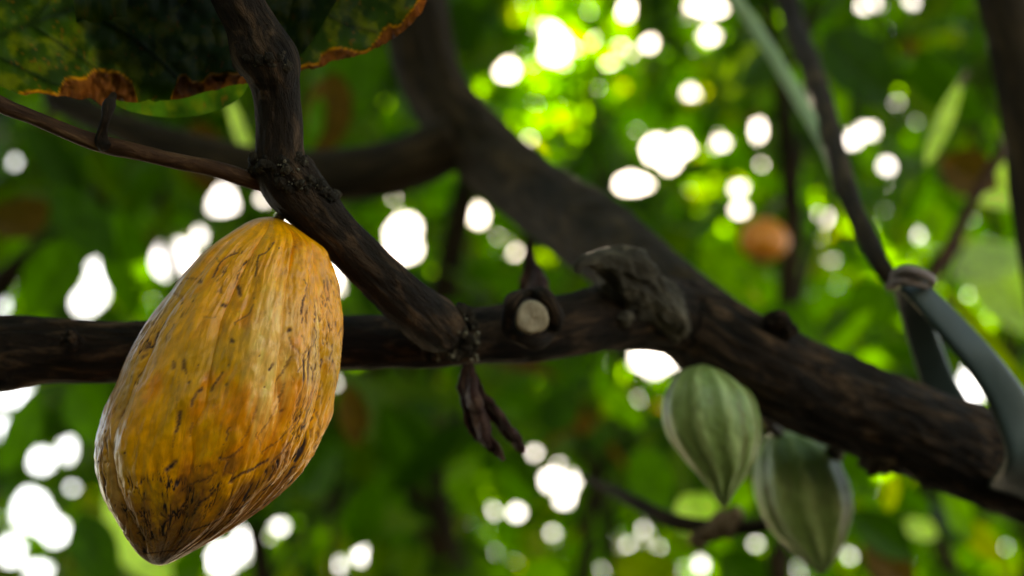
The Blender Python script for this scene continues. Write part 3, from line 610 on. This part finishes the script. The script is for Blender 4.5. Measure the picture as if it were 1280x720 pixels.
lx = np.array(lx); asg = np.argmin(((lx[:, None, 0]-cent[:, 0])**2)+((lx[:, None, 1]-cent[:, 1])**2)*.6+(lx[:, None, 2]-fz)**2*3000, axis=1)
cB = leaf_cols(len(LB))
TR = []
for ti, (cen, D, path, rp, label) in enumerate(TREES):
    r0 = rp*D*K; w0 = P(path[0][0], path[0][1], D)
    root = empty('tree', (w0[0], w0[1], 0), label, 'tree', 'blurred trees in the background'); TR.append(root)
    pts = [(w0[0], w0[1], -.15, r0*1.25), (w0[0], w0[1], w0[2]*.55, r0*1.1)]+[tuple(P(x, y, D))+(r0*(1-.09*k),) for k, (x, y) in enumerate(path)]
    tube_obj('trunk', pts, M['bark_far'], root, px=False, n=90, seg=20, amp=.12, fr=14, seed=30+ti)
    sel = [l for l, a in zip(LB, asg) if a == ti]; sc_ = cB[asg == ti]
    if sel:
        V, F, A = leaf_mesh(sel, sc_); add_obj('crown', V, F, M['leaf'], root, A)
        cands = []; nl = 0
        up = [p for p in pts[3:]]
        for _ in range(200):
            l = sel[rng.integers(len(sel))]; p0 = np.array(up[rng.integers(len(up))][:3]); p1 = l[0]
            if np.linalg.norm(p1-p0) > 1.6: continue
            mid = (p0+p1)/2+np.array([rng.normal()*.08, rng.normal()*.08, .06+rng.random()*.1]); rr0 = r0*.35
            line = catmull(np.array([[*p0, rr0], [*mid, rr0*.6], [*p1, rr0*.25]]), 20)
            x, y, _d = proj(line[:, :3]); i = ((x-X0)/CELL).astype(int).clip(0, NX-1); j = ((y-Y0)/CELL).astype(int).clip(0, NY-1)
            if gap[j, i].any(): continue
            tube_obj('limb', [[*p0, rr0], [*mid, rr0*.6], [*p1, rr0*.25]], M['bark_far'], root, px=False, n=16, seg=8); nl += 1
            if nl >= 7: break

# ---- individually visible blurred leaves (parts of those trees), by photo place: base px, tip px, width px, D, colour, tree
G = dict(dk=(.016, .042, .006), md=(.032, .08, .006), lm=(.10, .20, .012), ye=(.28, .26, .01), pa=(.34, .42, .24), br=(.055, .024, .012), wh=(.5, .55, .45), ol=(.12, .14, .015))  # pale 'pa' also carries hazy light painted onto shaded leaves
NL = [((150, 265), (165, 400), 62, 2.2, 'md', 0), ((95, 300), (30, 400), 70, 2.4, 'md', 0), ((60, 250), (-20, 300), 60, 2.4, 'br', 0), ((70, 235), (150, 330), 60, 2.2, 'dk', 0),
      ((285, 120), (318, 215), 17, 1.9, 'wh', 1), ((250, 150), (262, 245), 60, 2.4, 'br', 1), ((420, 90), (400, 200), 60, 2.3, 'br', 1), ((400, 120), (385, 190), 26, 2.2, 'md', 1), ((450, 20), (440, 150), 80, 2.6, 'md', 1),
      ((5, 590), (50, 480), 46, 2.2, 'md', 0), ((95, 480), (130, 560), 60, 2.3, 'md', 0), ((100, 640), (140, 740), 60, 2.2, 'dk', 0), ((140, 600), (215, 740), 80, 2.6, 'pa', 1), ((215, 720), (260, 700), 40, 2.2, 'md', 1), ((420, 560), (370, 620), 60, 2.6, 'dk', 1),
      ((470, 60), (540, -20), 60, 2.6, 'md', 4), ((560, 0), (590, 70), 70, 2.8, 'dk', 4),
      ((875, 300), (945, 340), 34, 2.6, 'lm', 5), ((870, 325), (948, 385), 30, 2.5, 'lm', 5), ((920, 372), (952, 372), 26, 2.5, 'ye', 5), ((1000, 380), (960, 470), 90, 2.4, 'md', 5), ((1090, 385), (1010, 470), 22, 1.9, 'lm', 5), ((1110, 360), (1060, 400), 60, 2.2, 'md', 5),
      ((1045, 90), (1050, 165), 30, 2.6, 'lm', 5), ((1158, 205), (1205, 92), 22, 1.9, 'pa', 7), ((1192, 112), (1216, 84), 12, 1.88, 'br', 7), ((1125, 290), (1165, 200), 16, 2.0, 'md', 7), ((1175, 200), (1250, 235), 60, 2.4, 'br', 7), ((1165, 255), (1180, 315), 40, 2.6, 'lm', 7),
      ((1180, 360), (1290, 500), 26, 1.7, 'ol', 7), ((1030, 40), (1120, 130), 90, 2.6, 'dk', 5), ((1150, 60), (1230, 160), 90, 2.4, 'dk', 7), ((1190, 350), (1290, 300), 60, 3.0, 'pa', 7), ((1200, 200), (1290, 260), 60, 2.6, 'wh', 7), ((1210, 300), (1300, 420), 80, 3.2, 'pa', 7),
      ((1030, 560), (1090, 620), 50, 1.9, 'md', 6), ((1118, 595), (1108, 640), 26, 2.0, 'ye', 6), ((1130, 605), (1150, 650), 50, 2.1, 'md', 6), ((1175, 610), (1225, 680), 40, 2.0, 'lm', 6), ((1205, 650), (1255, 705), 34, 2.1, 'ye', 6), ((1060, 640), (1150, 700), 50, 2.1, 'dk', 6), ((1130, 650), (1170, 670), 30, 2.3, 'pa', 6), ((1080, 680), (1150, 740), 60, 2.2, 'br', 6),
      ((850, 620), (890, 660), 60, 2.0, 'pa', 6), ((900, 690), (960, 740), 60, 2.2, 'dk', 6), ((935, 600), (915, 640), 40, 1.9, 'lm', 6), ((760, 480), (800, 540), 50, 2.4, 'lm', 3), ((800, 560), (830, 640), 60, 2.3, 'md', 3), ((770, 690), (850, 740), 80, 2.4, 'ol', 3), ((700, 700), (650, 760), 60, 2.4, 'lm', 3),
      ((560, 620), (600, 570), 40, 3.0, 'lm', 3), ((600, 650), (575, 600), 36, 3.0, 'lm', 3), ((430, 480), (450, 560), 40, 2.4, 'br', 2), ((470, 600), (440, 700), 50, 2.8, 'md', 2), ((620, 500), (690, 520), 40, 2.6, 'md', 3), ((680, 540), (720, 480), 50, 2.6, 'dk', 3)]
for (bx, by), (tx, ty), wp, D, ck, ti in NL:
    D2 = D*rng.uniform(.98, 1.04); b = P(bx, by, D); t = P(tx, ty, D2); L = np.linalg.norm(t-b); d = (t-b)/L
    n = nrm(-nrm(b-CAM)+rng.normal(size=3)*.25); n = nrm(n-d*(n@d)); W = wp*D*K
    Sx = np.linspace(0, 1, 26); Tx = np.linspace(-1, 1, 13)
    V = leaf_geo(b, d, n, L, W, rng.uniform(.15, .4), rng.uniform(.0, .12), Sx, Tx); V = V+n*(fbm(V*14, 3, 3)*.008)[..., None]
    col = np.ones((26, 13, 3))*np.array(G[ck])*(1+.2*fbm(V*25, 3, 8))[..., None]; col[:, 6] *= .8
    lf = add_obj('leaf', V.reshape(-1, 3), grid_faces(26, 13, False), M['leaf'], TR[ti], {'c_leaf': np.clip(col, .002, 1).reshape(-1, 3)})

# unseen leaf roof and walls added to block sky light overhead, left and behind
BLOCK_LEAVES = []
for k in range(3000):
    c = np.array([rng.uniform(-4, 4), rng.uniform(-1.6, 3.3), rng.uniform(4.3, 5.0)]); d = nrm(np.array([rng.normal(), rng.normal(), -.35])); n = nrm(np.array([0, 0, 1.])+rng.normal(size=3)*.35); n = nrm(n-d*(n@d))
    Lh = rng.uniform(.24, .36); BLOCK_LEAVES.append((c, d, n, Lh, Lh*.36, 0))
for k in range(1300):
    c = np.array([rng.uniform(-2.6, .1), rng.uniform(-2.6, -1.3), rng.uniform(.3, 4.4)]); d = nrm(np.array([rng.normal(), rng.normal(), -.8])); n = nrm(np.array([.2, 1, .3])+rng.normal(size=3)*.35); n = nrm(n-d*(n@d))
    Lh = rng.uniform(.24, .36); BLOCK_LEAVES.append((c, d, n, Lh, Lh*.36, 0))
for k in range(1500):
    c = np.array([rng.uniform(-2.6, -1.2), rng.uniform(-2.2, 1.2), rng.uniform(.8, 4.4)]); d = nrm(np.array([rng.normal(), rng.normal(), -.8])); n = nrm(np.array([1, -.3, .4])+rng.normal(size=3)*.35); n = nrm(n-d*(n@d))
    Lh = rng.uniform(.24, .36); BLOCK_LEAVES.append((c, d, n, Lh, Lh*.36, 0))
# named nearer stems
s = empty('young_tree', tuple(P(1420, 1300, 1.35)), 'reddish brown thin stem running alongside the pale green cord down behind the strap', 'tree')
tube_obj('stem', [(962, -160, 2.1, 12), (984, 0, 1.9, 14), (1012, 80, 1.6, 14), (1034, 150, 1.4, 14), (1056, 232, 1.22, 13), (1085, 300, 1.12, 12), (1110, 345, 1.08, 11), (1148, 376, 1.14, 10), (1200, 432, 1.25, 10), (1290, 520, 1.3, 12), (1400, 700, 1.35, 13), (1420, 1300, 1.35, 15)], M['bark_far'], s, n=160, seg=24, amp=.14, fr=60)
s = empty('edge_tree_with_blocker', tuple(P(1360, 1500, 1.4)), 'dark brown trunk cut off by the top right edge of the frame, with added unseen light-blocking leaves', 'tree')
tube_obj('trunk', [(1215, -300, 1.5, 34), (1240, -80, 1.5, 32), (1262, 40, 1.48, 31), (1284, 150, 1.46, 31), (1300, 260, 1.45, 32), (1330, 480, 1.44, 33), (1350, 800, 1.42, 34), (1360, 1500, 1.4, 36)][::-1], M['bark_far'], s, n=150, seg=36, amp=.12, fr=30)
V, F, A = leaf_mesh(BLOCK_LEAVES, leaf_cols(len(BLOCK_LEAVES))); add_obj('crown', V, F, M['leaf'], s, A)  # added leaves blocking sky light, hung on the edge trunk
t0 = P(1215, -300, 1.5)
for q in [(-1.5, 1.5, 4.6), (-2.5, .2, 4.7), (.5, -.8, 4.6), (2.2, 2.6, 4.7), (0, 2.8, 4.6), (3, .5, 4.8)]:  # limbs reaching out to the added leaf roof
    q = np.array(q); mm = (t0+q)/2+np.array([0, -.3, .4]); tube_obj('limb', [[*t0, .045], [t0[0]*.8+mm[0]*.2, t0[1]*.8+mm[1]*.2, t0[2]+.7, .04], [*mm, .03], [*q, .012]], M['bark_far'], s, px=False, n=40, seg=10)
s = tube_obj('thin_branch', [(1310, 90, 1.9, 6), (1262, 175, 1.9, 7), (1225, 235, 1.9, 7.5), (1195, 295, 1.9, 8), (1168, 345, 1.9, 9), (1155, 420, 1.9, 9), (1210, 540, 1.9, 10), (1350, 660, 1.9, 11), (1450, 1400, 1.9, 11)], M['twig'], None, n=120, seg=16, amp=.12, fr=60)
tag(s, 'thin reddish branch rising to the right above the strap knot', 'branch')
s = empty('fruiting_branch', P(900, 658, 1.35), 'thin brown branch with a pinkish node, below the green pods', 'branch')
tube_obj('stem', [(725, 596, 1.6, 4), (760, 610, 1.5, 6), (790, 626, 1.42, 8), (845, 652, 1.37, 9), (900, 660, 1.35, 10), (955, 656, 1.33, 9), (1000, 640, 1.3, 9), (1035, 590, 1.2, 10), (1050, 545, 1.08, 12)], M['bark_far'], s, n=110, seg=18, amp=.15, fr=60)
lumps('node', [(905, 656, 1.33, 17), (918, 644, 1.33, 11), (872, 676, 1.33, 11), (890, 664, 1.33, 13)], M['peduncle'], s, 3, 14)
# orange fruit far behind
rows = [(948, 273, 962, 273), (934, 279, 974, 280), (926, 292, 984, 293), (925, 306, 985, 307), (934, 319, 975, 320), (948, 327, 962, 327), (954, 328, 956, 328)]
V, N, rad, u, v, Ls = pod_grid(rows, 2.9, 60, 90); U, W = np.meshgrid(u, v); V = V+N*(.03*np.cos(10*U)*smooth(0, .3, W)*smooth(1, .7, W)*rad.max())[..., None]
root = empty('cacao_pod', P(955, 272, 2.9), 'small blurred orange-brown pod hanging far behind, beside the lime leaves', 'cacao pod')
add_obj('pod_body', V, grid_faces(60, 90), M['pod'], root, {'c_skin': np.tile([.8, .24, .015], (5400, 1)), 'crack': np.zeros(5400), 'tc': V.reshape(-1, 3)})
tube_obj('stalk', [(955, 276, 2.9, 4), (962, 262, 2.95, 4), (975, 250, 3.15, 5)], M['twig'], root, n=16, seg=10)

# ------------------------------------------------------------------ ground
m, nt, out = newmat('leaf_litter_soil'); L = nt.links.new
tc = nt.nodes.new('ShaderNodeTexCoord'); n1 = nd(nt, 'ShaderNodeTexNoise', Scale=3., Detail=10., Roughness=.7); L(tc.outputs['Object'], n1.inputs['Vector'])
v1 = nd(nt, 'ShaderNodeTexVoronoi', Scale=9.); L(tc.outputs['Object'], v1.inputs['Vector'])
c = ramp(nt, n1.outputs['Fac'], [(.3, (.015, .012, .006)), (.5, (.03, .024, .010)), (.7, (.055, .045, .018))])
bp = nd(nt, 'ShaderNodeBump', Strength=.8, Distance=.03); L(v1.outputs['Distance'], bp.inputs['Height'])
b = nd(nt, 'ShaderNodeBsdfPrincipled', Roughness=.9); L(c, b.inputs['Base Color']); L(bp.outputs[0], b.inputs['Normal']); L(b.outputs[0], out.inputs[0])
xs = np.concatenate([[-400, -100, -30], np.linspace(-12, 12, 60), [30, 100, 400]]); GX, GY = np.meshgrid(xs, xs+4)
GZ = .05*fbm(np.stack([GX*.5, GY*.5, GX*0], -1), 3, 2)*(np.abs(GX) < 12.5)
g = add_obj('ground', np.stack([GX, GY, GZ], -1), grid_faces(len(xs), len(xs), False), m); g['kind'] = 'structure'

# ------------------------------------------------------------------ light
SPX, SPY = 694, 52
sd = nrm(P(SPX, SPY, 1.)-CAM)      # towards the sun, where the photo shows it
elev = math.asin(sd[2]); az = math.atan2(sd[0], sd[1])
w = bpy.data.worlds.new('World'); S.world = w; w.use_nodes = True; nt = w.node_tree
sky = nt.nodes.new('ShaderNodeTexSky'); sky.sky_type = 'NISHITA'; sky.sun_disc = False; sky.sun_elevation = elev; sky.sun_rotation = az
sky.dust_density = 0.8; sky.air_density = 1.0
bg = nt.nodes['Background']; bg.inputs['Strength'].default_value = .1; nt.links.new(sky.outputs[0], bg.inputs['Color'])
ld = bpy.data.lights.new('sun', 'SUN'); ld.energy = 5; ld.angle = radians(.5); ld.color = (1, .95, .85)
lo = bpy.data.objects.new('sun', ld); C.objects.link(lo)
from mathutils import Vector
lo.rotation_euler = Vector([float(x) for x in sd]).to_track_quat('Z', 'Y').to_euler()

# ------------------------------------------------------------------ camera
cd = bpy.data.cameras.new('camera'); cd.lens = 50; cd.sensor_width = 36; cd.clip_start = .02; cd.clip_end = 2000
cd.dof.use_dof = True; cd.dof.focus_distance = .745; cd.dof.aperture_fstop = 3.8
co = bpy.data.objects.new('camera', cd); C.objects.link(co); co.location = (0, 0, CAMZ); co.rotation_euler = (pi/2+PITCH, 0, 0)
S.camera = co
S.view_settings.view_transform = 'Standard'; S.view_settings.look = 'None'; S.view_settings.gamma = 1; S.view_settings.exposure = 2.8
S.view_settings.use_white_balance = True; S.view_settings.white_balance_temperature = 8800; S.view_settings.white_balance_tint = 10
S.cycles.use_denoising = True; S.cycles.denoiser = 'OPENIMAGEDENOISE'
S.cycles.max_bounces = 8; S.cycles.sample_clamp_indirect = 8
